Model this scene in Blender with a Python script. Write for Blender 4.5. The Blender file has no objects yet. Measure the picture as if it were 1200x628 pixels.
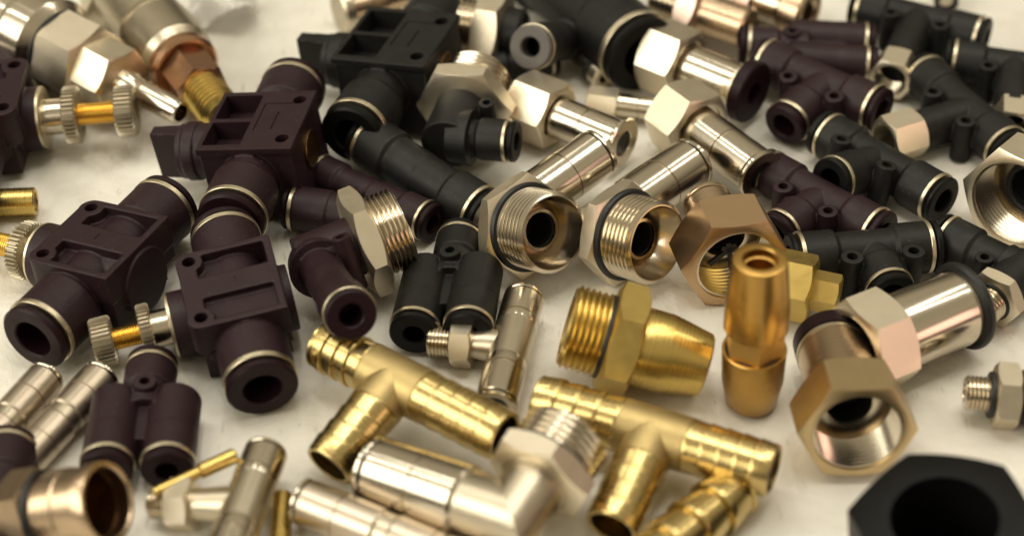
import bpy, bmesh, math, random
from mathutils import Vector, Matrix
from math import sin, cos, tan, pi, radians, sqrt

random.seed(7)
scene = bpy.context.scene
col = scene.collection
R_ = radians

# ------------------------------------------------------------------ camera
W, H = 1200.0, 628.0
FPX = 2200.0                       # focal length in photo pixels
ELEV = R_(39.0)                    # camera looks down this steeply
DIST = 0.44                        # metres from lens to the middle of the table
K0 = DIST / FPX                    # metres per photo pixel in the middle
CAM = Vector((0, -DIST * cos(ELEV), DIST * sin(ELEV)))
RT = Vector((1, 0, 0)); UP = Vector((0, sin(ELEV), cos(ELEV))); FW = Vector((0, cos(ELEV), -sin(ELEV)))

cd = bpy.data.cameras.new('camera'); cam = bpy.data.objects.new('camera', cd); col.objects.link(cam)
cam.location = CAM; cam.rotation_euler = (pi / 2 - ELEV, 0, 0)
cd.sensor_fit = 'HORIZONTAL'; cd.sensor_width = 36.0; cd.lens = FPX / W * 36.0
cd.clip_start = 0.01; cd.clip_end = 60.0
cd.dof.use_dof = True; cd.dof.aperture_fstop = 8.8
scene.camera = cam

def P(px, py, h):
    """point of the table scene seen at photo pixel (px,py), h units (K0 metres) above the table"""
    d = FW * FPX + RT * (px - W / 2) + UP * (H / 2 - py)
    t = (h * K0 - CAM.z) / d.z
    return CAM + d * t

cd.dof.focus_distance = (P(640, 300, 40) - CAM).dot(FW)

# ------------------------------------------------------------------ materials
def mat(name, base, rough=0.4, metal=0.0, bump=0.0, bscale=3000.0, turn=0.0, rvar=0.0, spec=0.5, cvar=0.0, coat=0.0, wear=None, dust=0.0):
    m = bpy.data.materials.new(name); m.use_nodes = True
    nt = m.node_tree; N = nt.nodes; Lk = nt.links
    b = N['Principled BSDF']
    b.inputs['Base Color'].default_value = (*base, 1); b.inputs['Roughness'].default_value = rough
    b.inputs['Metallic'].default_value = metal; b.inputs['Specular IOR Level'].default_value = spec
    if coat: b.inputs['Coat Weight'].default_value = coat
    tc = N.new('ShaderNodeTexCoord')
    hgt = None
    if bump:
        n = N.new('ShaderNodeTexNoise'); n.inputs['Scale'].default_value = bscale; n.inputs['Detail'].default_value = 4
        Lk.new(tc.outputs['Object'], n.inputs['Vector'])
        bp = N.new('ShaderNodeBump'); bp.inputs['Strength'].default_value = bump; bp.inputs['Distance'].default_value = 0.0001
        Lk.new(n.outputs['Fac'], bp.inputs['Height']); Lk.new(bp.outputs['Normal'], b.inputs['Normal']); hgt = bp
    if turn:                                       # fine tool marks running round turned parts
        at = N.new('ShaderNodeAttribute'); at.attribute_name = 'turn'
        n = N.new('ShaderNodeTexNoise'); n.noise_dimensions = '1D'; n.inputs['Scale'].default_value = 0.55; n.inputs['Detail'].default_value = 6; n.inputs['Roughness'].default_value = .75
        Lk.new(at.outputs['Fac'], n.inputs['W'])
        mr = N.new('ShaderNodeMapRange'); mr.inputs['From Min'].default_value = 0.3; mr.inputs['From Max'].default_value = 0.7
        mr.inputs['To Min'].default_value = rough - turn; mr.inputs['To Max'].default_value = rough + turn
        Lk.new(n.outputs['Fac'], mr.inputs['Value']); Lk.new(mr.outputs['Result'], b.inputs['Roughness'])
        rvar = 0
        mc = N.new('ShaderNodeMix'); mc.data_type = 'RGBA'
        mc.inputs['A'].default_value = (*(c * (1 - cvar) for c in base), 1); mc.inputs['B'].default_value = (*base, 1)
        Lk.new(n.outputs['Fac'], mc.inputs['Factor']); Lk.new(mc.outputs['Result'], b.inputs['Base Color']); cvar = 0
    if rvar:
        n = N.new('ShaderNodeTexNoise'); n.inputs['Scale'].default_value = 350; n.inputs['Detail'].default_value = 6; n.inputs['Roughness'].default_value = 0.65
        Lk.new(tc.outputs['Object'], n.inputs['Vector'])
        mr = N.new('ShaderNodeMapRange'); mr.inputs['From Min'].default_value = 0.3; mr.inputs['From Max'].default_value = 0.7
        mr.inputs['To Min'].default_value = max(0.03, rough - rvar); mr.inputs['To Max'].default_value = rough + rvar
        Lk.new(n.outputs['Fac'], mr.inputs['Value']); Lk.new(mr.outputs['Result'], b.inputs['Roughness'])
    if cvar:
        n = N.new('ShaderNodeTexNoise'); n.inputs['Scale'].default_value = 120; n.inputs['Detail'].default_value = 5
        Lk.new(tc.outputs['Object'], n.inputs['Vector'])
        cr = N.new('ShaderNodeValToRGB')
        w = wear or tuple(c * (1 - cvar) for c in base)
        cr.color_ramp.elements[0].position = 0.35; cr.color_ramp.elements[0].color = (*w, 1)
        cr.color_ramp.elements[1].position = 0.62; cr.color_ramp.elements[1].color = (*base, 1)
        Lk.new(n.outputs['Fac'], cr.inputs['Fac']); Lk.new(cr.outputs['Color'], b.inputs['Base Color'])
    if dust:                                       # specks of dust and faint scuffs
        n = N.new('ShaderNodeTexNoise'); n.inputs['Scale'].default_value = 1900; n.inputs['Detail'].default_value = 3
        n2 = N.new('ShaderNodeTexNoise'); n2.inputs['Scale'].default_value = 140; n2.inputs['Detail'].default_value = 4
        Lk.new(tc.outputs['Object'], n.inputs['Vector']); Lk.new(tc.outputs['Object'], n2.inputs['Vector'])
        a1 = N.new('ShaderNodeMapRange'); a1.inputs['From Min'].default_value = .66; a1.inputs['From Max'].default_value = .76
        a2 = N.new('ShaderNodeMapRange'); a2.inputs['From Min'].default_value = .50; a2.inputs['From Max'].default_value = .75; a2.inputs['To Max'].default_value = .10
        Lk.new(n.outputs['Fac'], a1.inputs['Value']); Lk.new(n2.outputs['Fac'], a2.inputs['Value'])
        mx = N.new('ShaderNodeMath'); mx.operation = 'MAXIMUM'; Lk.new(a1.outputs['Result'], mx.inputs[0]); Lk.new(a2.outputs['Result'], mx.inputs[1])
        ml = N.new('ShaderNodeMath'); ml.operation = 'MULTIPLY'; ml.inputs[1].default_value = dust; Lk.new(mx.outputs[0], ml.inputs[0])
        mc = N.new('ShaderNodeMix'); mc.data_type = 'RGBA'
        mc.inputs['A'].default_value = (*base, 1); mc.inputs['B'].default_value = (.15, .125, .115, 1)
        Lk.new(ml.outputs[0], mc.inputs['Factor']); Lk.new(mc.outputs['Result'], b.inputs['Base Color'])
    return m

M = {}
M['black'] = mat('black_plastic', (0.0065, 0.0062, 0.0057), 0.50, bump=0.25, bscale=5000, rvar=0.08, spec=0.26, dust=0.35)
M['purple'] = mat('haze_tinted_black_plastic', (0.0155, 0.0056, 0.0080), 0.50, bump=0.25, bscale=5000, rvar=0.08, spec=0.26, dust=0.35)  # violet reflection haze put into the black plastic's colour
M['blackc'] = mat('black_collar_plastic', (0.0032, 0.0032, 0.0030), 0.45, bump=0.15, bscale=4000, rvar=0.08, spec=0.16, dust=0.10)
M['purplec'] = mat('haze_tinted_collar_plastic', (0.0115, 0.0036, 0.0056), 0.45, bump=0.15, bscale=4000, rvar=0.08, spec=0.16, dust=0.10)  # same violet haze put into the collar colour
M['rubber'] = mat('black_rubber', (0.009, 0.009, 0.009), 0.42, spec=0.4)
M['nickel'] = mat('nickel_plate', (0.60, 0.535, 0.43), 0.18, 1, turn=0.05, cvar=0.11)
M['nickelhex'] = mat('nickel_plated_hex', (0.76, 0.68, 0.535), 0.37, 1, bump=0.12, bscale=3500, rvar=0.03)
M['nickelcast'] = mat('nickel_cast', (0.50, 0.44, 0.335), 0.33, 1, bump=0.25, bscale=1800, rvar=0.04, cvar=0.06)
M['thread'] = mat('nickel_thread', (0.60, 0.53, 0.42), 0.19, 1)
M['bronze'] = mat('warm_nickel', (0.52, 0.39, 0.26), 0.28, 1, turn=0.06, cvar=0.12)
M['bronzehex'] = mat('warm_nickel_hex', (0.50, 0.345, 0.205), 0.34, 1, bump=0.10, bscale=3500, rvar=0.02)
M['satin'] = mat('satin_nickel', (0.55, 0.47, 0.37), 0.33, 1, turn=0.06, cvar=0.12)
M['gold_reflect_hex'] = mat('brass_reflection_nickel_hex', (0.56, 0.43, 0.24), 0.36, 1, bump=0.10, bscale=3500, rvar=0.02)  # gold of reflected brass put into the nickel's base colour
M['pinkish'] = mat('rosy_nickel', (0.60, 0.45, 0.38), 0.34, 1, bump=0.12, bscale=2500, rvar=0.06)
M['ring'] = mat('nickel_ring', (0.58, 0.51, 0.37), 0.36, 1, rvar=0.04)
M['brass'] = mat('brass_turned', (0.66, 0.48, 0.15), 0.28, 1, turn=0.07, cvar=0.16)
M['brasshex'] = mat('brass_hex', (0.56, 0.41, 0.13), 0.42, 1, bump=0.15, bscale=2500, rvar=0.06, cvar=0.10)
M['palebrass'] = mat('pale_brass_turned', (0.58, 0.44, 0.185), 0.25, 1, turn=0.06, cvar=0.14)
M['brasscast'] = mat('brass_cast', (0.44, 0.335, 0.15), 0.48, 1, bump=0.4, bscale=1500, rvar=0.06, cvar=0.12)
M['orange'] = mat('orange_brass', (0.50, 0.30, 0.085), 0.32, 1, turn=0.08, cvar=0.2)
M['orangehex'] = mat('orange_brass_hex', (0.56, 0.36, 0.12), 0.42, 1, bump=0.12, bscale=3500, rvar=0.03)
M['darkbronze'] = mat('dark_bronze', (0.22, 0.13, 0.06), 0.35, 1)
M['goldrod'] = mat('golden_thread', (0.80, 0.50, 0.10), 0.30, 1)
M['copper'] = mat('coppery_plate', (0.50, 0.30, 0.18), 0.27, 1, turn=0.06, cvar=0.15)
M['knurl'] = mat('knurled_nickel', (0.40, 0.35, 0.26), 0.42, 1)
M['grey'] = mat('grey_collar', (0.085, 0.075, 0.066), 0.5, bump=0.3, bscale=2500)
M['darkbore'] = mat('dark_bore', (0.006, 0.006, 0.006), 0.6)  # black inner rubber, plus the shade of deep holes put into the colour

def film():
    m = bpy.data.materials.new('clear_film'); m.use_nodes = True; nt = m.node_tree; b = nt.nodes['Principled BSDF']
    b.inputs['Base Color'].default_value = (.66, .63, .58, 1); b.inputs['Roughness'].default_value = .05; b.inputs['Alpha'].default_value = .6
    b.inputs['Specular IOR Level'].default_value = .9
    return m
M['film'] = film()

# ------------------------------------------------------------------ geometry
I4 = Matrix.Identity(4)

def along(o, d, up=(0, 0, 1)):
    """matrix whose X axis runs from o along d"""
    x = Vector(d).normalized(); u = Vector(up)
    if abs(x.dot(u)) > 0.98: u = Vector((0, 1, 0))
    y = u.cross(x).normalized(); z = x.cross(y)
    m = Matrix((x, y, z)).transposed().to_4x4(); m.translation = Vector(o)
    return m

def chamf(p, c):
    """cut the corners of an open profile by c"""
    q = [p[0]]
    for a, b, d in zip(p, p[1:], p[2:]):
        la = math.dist(a, b); lb = math.dist(b, d)
        if la < 1e-6 or lb < 1e-6: q.append(b); continue
        k1 = min(c, la * .45) / la; k2 = min(c, lb * .45) / lb
        q.append((b[0] + (a[0] - b[0]) * k1, b[1] + (a[1] - b[1]) * k1))
        q.append((b[0] + (d[0] - b[0]) * k2, b[1] + (d[1] - b[1]) * k2))
    q.append(p[-1]); return q

class G:
    def __init__(s): s.v = []; s.f = []; s.a = []
    def lathe(s, prof, m=I4, seg=44, rf=None, closed=False, helix=0.0):
        rings = []
        for (x, r) in prof:
            if r <= 1e-6 and not closed:
                rings.append([len(s.v)]); s.v.append(m @ Vector((x, 0, 0))); s.a.append(x)
            else:
                ring = []
                for j in range(seg):
                    t = 2 * pi * j / seg; rr = rf(j, t, x, r) if rf else r
                    ring.append(len(s.v)); s.v.append(m @ Vector((x, rr * cos(t), rr * sin(t)))); s.a.append(x)
                rings.append(ring)
        pairs = list(zip(rings, rings[1:]))
        if closed: pairs.append((rings[-1], rings[0]))
        for A, B in pairs:
            if len(A) == 1 and len(B) == 1: continue
            for j in range(seg):
                k = (j + 1) % seg
                if len(A) == 1: s.f.append((A[0], B[j], B[k]))
                elif len(B) == 1: s.f.append((A[j], B[0], A[k]))
                else: s.f.append((A[j], B[j], B[k], A[k]))
        if not closed:
            for ring, rev in ((rings[0], 1), (rings[-1], 0)):
                if len(ring) > 1: s.f.append(tuple(reversed(ring)) if rev else tuple(ring))
        return s
    def hexa(s, x0, x1, ap, roll=30.0, m=I4, bore=0.0, ch0=True, ch1=True, bore_depth=None, rc=0.97):
        """hexagonal bar with chamfered ends; bore open at x1 (and through when bore_depth is None)"""
        seg = 60; ro = R_(roll)
        def rh(t): return ap / cos(((t - ro + pi / 6) % (pi / 3)) - pi / 6)
        c = ap * rc
        rows = []
        def row(fx, fr):
            ring = []
            for j in range(seg):
                t = 2 * pi * j / seg + ro
                x, r = fx(t), fr(t)
                ring.append(len(s.v)); s.v.append(m @ Vector((x, r * cos(t), r * sin(t)))); s.a.append(x)
            rows.append(ring)
        cf = lambda t: (rh(t) - c) * 0.52
        if bore:
            d0 = x0 if bore_depth is None else x1 - bore_depth
            if bore_depth is None: row(lambda t: x0, lambda t: bore)
        row(lambda t: x0, (lambda t: c) if ch0 else rh)
        if ch0: row(lambda t: x0 + cf(t), rh)
        if ch1: row(lambda t: x1 - cf(t), rh)
        row(lambda t: x1, (lambda t: c) if ch1 else rh)
        if bore:
            row(lambda t: x1, lambda t: bore)
            if bore_depth is not None: row(lambda t: d0, lambda t: bore)
        for A, B in zip(rows, rows[1:]):
            for j in range(seg):
                k = (j + 1) % seg; s.f.append((A[j], B[j], B[k], A[k]))
        if bore and bore_depth is None:
            A, B = rows[-1], rows[0]
            for j in range(seg):
                k = (j + 1) % seg; s.f.append((A[j], B[j], B[k], A[k]))
        else:
            s.f.append(tuple(reversed(rows[0]))); s.f.append(tuple(rows[-1]))
        return s
    def box(s, x0, x1, y0, y1, z0, z1, m=I4):
        b = len(s.v)
        for x in (x0, x1):
            for y in (y0, y1):
                for z in (z0, z1): s.v.append(m @ Vector((x, y, z))); s.a.append(x)
        for q in ((0, 1, 3, 2), (4, 6, 7, 5), (0, 4, 5, 1), (2, 3, 7, 6), (0, 2, 6, 4), (1, 5, 7, 3)):
            s.f.append(tuple(b + i for i in q))
        return s
    def cyl(s, r, x0, x1, m=I4, seg=44, c=0.8):
        return s.lathe(chamf([(x0, 0), (x0, r), (x1, r), (x1, 0)], c), m, seg)
    def prism(s, pts, z0, z1, m=I4):
        b = len(s.v); n = len(pts)
        for z in (z0, z1):
            for (x, y) in pts: s.v.append(m @ Vector((x, y, z))); s.a.append(x)
        s.f.append(tuple(b + i for i in reversed(range(n)))); s.f.append(tuple(b + n + i for i in range(n)))
        for i in range(n):
            j = (i + 1) % n; s.f.append((b + i, b + j, b + n + j, b + n + i))
        return s

def thr(x0, x1, r, p, d):
    """ridged profile of a thread from x0 to x1"""
    q = []; n = max(1, int(round((x1 - x0) / p))); p = (x1 - x0) / n
    for i in range(n):
        x = x0 + i * p; q += [(x + .02 * p, r - d), (x + .38 * p, r), (x + .62 * p, r), (x + .98 * p, r - d)]
    return q

def mesh_from(name, g, k, smooth=28):
    me = bpy.data.meshes.new(name)
    me.from_pydata([v * k for v in g.v], [], g.f)
    at = me.attributes.new('turn', 'FLOAT', 'POINT'); at.data.foreach_set('value', g.a)
    bm = bmesh.new(); bm.from_mesh(me); bmesh.ops.recalc_face_normals(bm, faces=bm.faces); bm.to_mesh(me); bm.free()
    me.shade_smooth(); me.set_sharp_from_angle(angle=R_(smooth))
    return me

def moulded(name, g, k, cutters, vox=1.1, its=4):
    """melt the pieces of a moulded body into one skin with soft fillets, then drill its holes"""
    me = mesh_from(name, g, k)
    o = bpy.data.objects.new('tmp', me); col.objects.link(o)
    r = o.modifiers.new('r', 'REMESH'); r.mode = 'VOXEL'; r.voxel_size = vox * k
    sm = o.modifiers.new('s', 'SMOOTH'); sm.factor = 0.5; sm.iterations = its
    cut = []
    if cutters is not None and cutters.v:
        c = bpy.data.objects.new('cut', mesh_from('cut', cutters, k)); col.objects.link(c); cut.append(c)
        b = o.modifiers.new('b', 'BOOLEAN'); b.operation = 'DIFFERENCE'; b.object = c; b.solver = 'MANIFOLD'
    bpy.context.view_layer.update()
    dg = bpy.context.evaluated_depsgraph_get()
    out = bpy.data.meshes.new_from_object(o.evaluated_get(dg))
    out.name = name
    for x in [o] + cut: bpy.data.objects.remove(x)
    out.shade_smooth(); out.set_sharp_from_angle(angle=R_(40))
    return out

# ------------------------------------------------------------------ things
class Fit:
    """one thing: a frame on the table and the parts added in its own px units"""
    def __init__(s): s.parts = []
    def add(s, name, g, m, cut=None, mould=False, vox=1.1, label=None):
        s.parts.append((name, g, m, cut, mould, vox, label)); return s

def frame(A, B, C, s, roll):
    a = P(*A); b = P(*B); x = (b - a).normalized(); o = a.lerp(b, s)
    k = ((o - CAM).dot(FW)) / FPX
    L = (b - a).length / k
    if C is not None:
        if len(C) == 3: c = P(*C)
        else:                                   # height that makes the side axis square to the run
            c0 = P(C[0], C[1], 0); c1 = P(C[0], C[1], 100); den = (c1 - c0).dot(x)
            t = -((c0 - o).dot(x)) / den if abs(den) > 1e-9 else 0.4
            c = c0.lerp(c1, max(-1.5, min(3.0, t)))
        y = c - o; cx, y0 = y.dot(x), y
        y = (y - x * cx).normalized()
        clen = Vector((cx / k, (y0 - x * cx).length / k))
    else:
        y = Vector((0, 0, 1)).cross(x)
        if y.length < 1e-3: y = Vector((0, 1, 0))
        y.normalize(); clen = None
        if roll:
            y = Matrix.Rotation(R_(roll), 3, x) @ y
    z = x.cross(y)
    flip = False
    if z.z < -1e-6: z = -z; flip = True          # keep local Z upward: mirror handled by the builder through side
    m = Matrix((x, y, z)).transposed().to_4x4(); m.translation = a
    return m, k, L, L * s, clen, flip

count = {}
def put(name, label, cat, A, B, build, C=None, s=0.5, roll=0.0, group=None, rest=True):
    A = list(A) if len(A) == 3 else [*A, 40]; B = list(B) if len(B) == 3 else [*B, 40]
    for it in range(3 if rest else 1):
        m, k, L, xs, cl, flip = frame(A, B, C, s, roll)
        f = Fit(); build(f, L, xs, cl)
        zmin = min((m @ (v * k)).z for p in f.parts for v in p[1].v)
        if rest and it < 2:
            d = zmin / K0; A[2] -= d; B[2] -= d
            if C is not None and len(C) == 3: C = (C[0], C[1], C[2] - d)
    pts = [m @ (v * k) for p in f.parts for v in p[1].v]
    c = sum(pts, Vector()) / len(pts)
    zb = min(p.z for p in pts)
    root = bpy.data.objects.new(name, None); root.empty_display_size = 0.005; col.objects.link(root)
    rm = m.to_3x3().to_4x4()
    # right-handed rotation only on the Empty; meshes carry any mirroring
    if rm.determinant() < 0: rm = rm @ Matrix.Diagonal((1, 1, -1, 1))
    rm.translation = Vector((c.x, c.y, zb)); root.matrix_world = rm
    inv = rm.inverted() @ m
    for (pn, g, mt, cut, mould, vox, lab) in f.parts:
        g2 = g
        me = moulded(pn, g2, k, cut, vox) if mould else mesh_from(pn, g2, k)
        me.transform(inv)
        if inv.determinant() < 0: me.flip_normals()
        ob = bpy.data.objects.new(pn, me); col.objects.link(ob); ob.parent = root
        me.materials.clear(); me.materials.append(M[mt])
        if lab: ob['label'] = lab
    root['label'] = label; root['category'] = cat
    if group: root['group'] = group
    return root

# ------------------------------------------------------------------ building blocks of fittings
def cup(g, x0, x1, r, m=I4):
    """thin blind tube, open at x0, closed at x1"""
    e = 0.6 if x1 > x0 else -0.6
    return g.lathe([(x1, 0), (x1, r), (x0, r), (x0, r + .6), (x1 + e, r + .6), (x1 + e, 0)], m)

def push_port(f, body, cut, o, d, r, lt, cm='blackc', rb=0.5, ring=True, flange=0.98, t=0.5, core=0.86):
    """black plastic push-in end: sleeve, bright ring, release collar with its hole"""
    m = along((o[0], o[1], o[2] if len(o) > 2 else 0), (d[0], d[1], d[2] if len(d) > 2 else 0))
    jit = random.Random(int(r * 731 + lt * 97)); t *= jit.uniform(.88, 1.12); rb *= jit.uniform(.94, 1.06)
    l = lt - t * r
    if l > 1.7 * r: p = [(0, 0), (0, core * r), (l - 1.35 * r, core * r), (l - 1.2 * r, r), (l, r), (l, 0)]
    else: p = [(0, 0), (0, r), (l, r), (l, 0)]
    body.lathe(p, m)
    cut.lathe([(l - 1.2 * r, 0), (l - 1.2 * r, rb * r * 1.03), (l + 3, rb * r * 1.03), (l + 3, 0)], m)
    if ring:
        f.add('metal_ring', G().lathe([(l - .4, .8 * r), (l - .4, r + .5), (l + .1, r + .9), (l + .13 * r, r + .9), (l + .15 * r, r + .3), (l + .15 * r, .8 * r)], m, closed=True), 'ring')
    q = [(l - .35 * r, rb * r), (l - .35 * r, .80 * r), (l + .24 * r, .80 * r), (l + .25 * r, flange * r - 1), (l + .29 * r, flange * r), (lt - .07 * r, flange * r), (lt, (flange - .07) * r), (lt, rb * r + 1.6), (lt - 1.6, rb * r)]
    f.add('release_collar', G().lathe(q, m, closed=True), cm)

def metal_port(f, o, d, r, lt, mt='nickel', neck=0.0, neck_r=0.85, groove=0.5, cm='nickel', rb=0.6, band=False, flange=0.98, seal=True, hollow=None):
    """turned metal push-in sleeve with a groove, black seal line and metal collar"""
    m = along((o[0], o[1], 0), (d[0], d[1], 0))
    l = lt - (.30 * r if seal else .02)
    xg = neck + (l - neck) * groove
    h = [(hollow[0], 0), (hollow[0], min(hollow[1], r * .8)), (neck, min(hollow[1], r * .8))] if hollow else [(neck, 0)]
    p = h + [(neck, neck_r * r), (neck + .12 * r, r), (xg - 1.3, r), (xg - .7, r - 1.6), (xg + .7, r - 1.6), (xg + 1.3, r), (l - 1, r), (l, r - 1), (l, 0)]
    f.add('sleeve', G().lathe(p, m, seg=56), mt)
    if seal:
        f.add('seal', G().lathe([(l - 2, 0), (l - 2, .9 * r), (l + .10 * r, .9 * r), (l + .10 * r, 0)], m), 'rubber')
        f.add('release_collar', G().lathe([(l, rb * r), (l, .85 * r), (l + .10 * r, .85 * r), (l + .10 * r, flange * r - 1), (l + .14 * r, flange * r), (lt - .05 * r, flange * r), (lt, (flange - .06) * r), (lt, rb * r + 1), (lt - 1, rb * r)], m, closed=True), cm)

def thread_mouth(f, x0, x1, r, p, d, mt, bore=0.72, depth=0.55, m=I4, lip=None, inner=0.5):
    """threaded end open at x0 (x0 < x1)"""
    w = x1 - x0
    q = [(x0, bore * r)] + [(x0, r - d - 1.2)] + [(x0 + 1.0, r - d)] + thr(x0 + 1.2, x1, r, p, d) + [(x1, r - d), (x1, inner * r), (x0 + depth * w, inner * r), (x0 + depth * w - .01, inner * r + .5)]
    f.add('threaded_end', G().lathe(q, m, seg=64, closed=True), mt)

def plug_thread(x0, x1, r, p, d, m=I4, seg=56):
    """solid thread with a shallow bore at x0"""
    return G().lathe([(x0 + (x1 - x0) * .5, 0), (x0 + (x1 - x0) * .5, r * .45), (x0, r * .52), (x0, r - d - .8), (x0 + .8, r - d)] + thr(x0 + 1, x1, r, p, d) + [(x1, r - d), (x1, 0)], m, seg)

def oring(f, x, r, w, m=I4, name='seal_ring'):
    n = 10
    q = [(x + w * cos(2 * pi * i / n), r + w * sin(2 * pi * i / n)) for i in range(n)]
    f.add(name, G().lathe(q, m, seg=56, closed=True), 'rubber')

def boss(body, cut, x, y, r, z0, z1, rh=0.5):
    m = along((x, y, 0), (0, 0, 1))
    body.lathe([(z0, 0), (z0, r), (z1, r), (z1, 0)], m, seg=28)
    cut.lathe([(z1 - 2.2 * r, 0), (z1 - 2.2 * r, rh * r), (z1 + 3, rh * r), (z1 + 3, 0)], m, seg=24)

def female_hex(f, o, d, ap, l, bore, lt, mt='nickelhex', roll=30, tm='thread'):
    """hex socket with an internal thread, open at the far end lt"""
    m = along((o[0], o[1], 0), (d[0], d[1], 0))
    f.add('hex_socket', G().hexa(lt - l, lt, ap, roll, m, bore=bore, bore_depth=l * .9), mt)
    q = thr(lt - l * .85, lt - 1.5, bore + .8, 3.4, 1.6)
    f.add('internal_thread', G().lathe([(lt - 1.5, bore + 1.4)] + [(lt - l * .85, bore + 1.4)] + q, m, seg=48, closed=True), tm)

# ------------------------------------------------------------------ black plastic fittings
def tee(ra=24, rc=None, tone='black', bosses=True, branch='p', rb2=0.5, hexap=27, br=0.42, ends='pp', bz=0.85, hexl=46):
    def build(f, L, xs, cl):
        rcc = rc or ra
        cm = tone + 'c'
        b, c = G(), G()
        d = Vector((cl.x, cl.y)); ln = d.length; d.normalize()
        if ends[0] == 'p': push_port(f, b, c, (xs, 0), (-1, 0), ra, xs, cm, rb2)
        if ends[1] == 'p': push_port(f, b, c, (xs, 0), (1, 0), ra, L - xs, cm, rb2)
        if branch == 'p': push_port(f, b, c, (xs, 0), d, rcc, ln, cm, rb2)
        elif branch == 'f':
            b.lathe([(0, 0), (0, .85 * ra), (ln - hexl * .8, .85 * ra), (ln - hexl * .8, 0)], along((xs, 0, 0), (d.x, d.y, 0)))
            female_hex(f, (xs, 0), d, hexap, hexl, hexap * .82, ln)
        b.lathe([(-.9 * ra, 0), (-.9 * ra, .86 * ra), (.9 * ra, .86 * ra), (.9 * ra, 0)], along((xs, 0, 0), (1, 0, 0)))
        if bosses:
            q = br * ra
            for sg in (-1, 1):
                y = .86 * ra + .75 * q; x = xs + sg * (.86 * ra + .75 * q) + d.x * y
                boss(b, c, x, y, q, -ra, bz * ra)
        f.parts.insert(0, ('body', b, tone, c, True, 1.0, None))
    return build

def straight(ra=24, rb=None, tone='black', waist=0.85, bosses=False, rb2=0.5, grey=False, ends='pp', flange=0.98):
    def build(f, L, xs, cl):
        r2 = rb or ra; b, c = G(), G(); cm = 'grey' if grey else tone + 'c'
        x = L * .5
        if ends[0] == 'p': push_port(f, b, c, (x, 0), (-1, 0), ra, x, cm, rb2, flange=flange)
        if ends[1] == 'p': push_port(f, b, c, (x, 0), (1, 0), r2, L - x, tone + 'c', rb2, flange=flange)
        else: b.cyl(r2, x, L)
        if bosses: boss(b, c, x - ra * .5, -ra * 1.05, .4 * ra, -ra, .8 * ra)
        f.parts.insert(0, ('body', b, tone, c, True, 1.1, None))
    return build

def y_union(ra=27, rb=26, tone='black', sep=33, jx=0.37):
    """one end at A, two parallel ends at B"""
    def build(f, L, xs, cl):
        b, c = G(), G(); cm = tone + 'c'
        push_port(f, b, c, (L * .5, 0), (-1, 0), ra, L * .5, cm, .5)
        for sg in (-1, 1):
            push_port(f, b, c, (L * jx, sg * sep), (1, 0), rb, L * (1 - jx), cm, .42, core=.985)
        b.lathe([(L * .3, 0), (L * .3, ra * .84), (L * jx + .1 * rb, ra * .80), (L * jx + .9 * rb, ra * .35), (L * jx + .9 * rb, 0)], I4)
        b.box(L * jx - 4, L * .78, -sep * .6, sep * .6, -rb * .6, rb * .42)
        boss(b, c, L * jx + .05 * rb, 0, .45 * rb, -rb * .8, rb * 1.10, .45)
        f.parts.insert(0, ('body', b, tone, c, True, 1.1, None))
    return build

def male_elbow(rt, lt, ap, hx, rbdy, rp, tone='black', roll=30, pitch=7, td=3.2, ring=True, bossed=True, hexmat='nickelhex', open_mouth=False, mt='thread', oring_on=False):
    """A thread end, B corner of the elbow, C push-in end"""
    def build(f, L, xs, cl):
        b, c = G(), G()
        f.add('threaded_end', plug_thread(0, lt, rt, pitch, td), mt)
        if oring_on: oring(f, lt + 1, rt * .98, 4.0)
        f.add('hex_collar', G().hexa(lt, lt + hx, ap, roll), hexmat)
        b.cyl(rbdy, lt + hx - 2, L + rbdy * .5)
        b.lathe([(0, 0), (0, rbdy * .9), (rbdy * .8, rbdy), (rbdy * .8, 0)], along((L, 0, 0), (cl.x - 0, cl.y, 0)))
        push_port(f, b, c, (L, 0), (cl.x, cl.y), rp, cl.length, tone + 'c', .45)
        if bossed:
            q = .38 * rp
            boss(b, c, L - rbdy * .95, rbdy + .5 * q, q, -rbdy, rbdy * .9)
        f.parts.append(('body', b, tone, c, True, 1.0, None))
    return build

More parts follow.
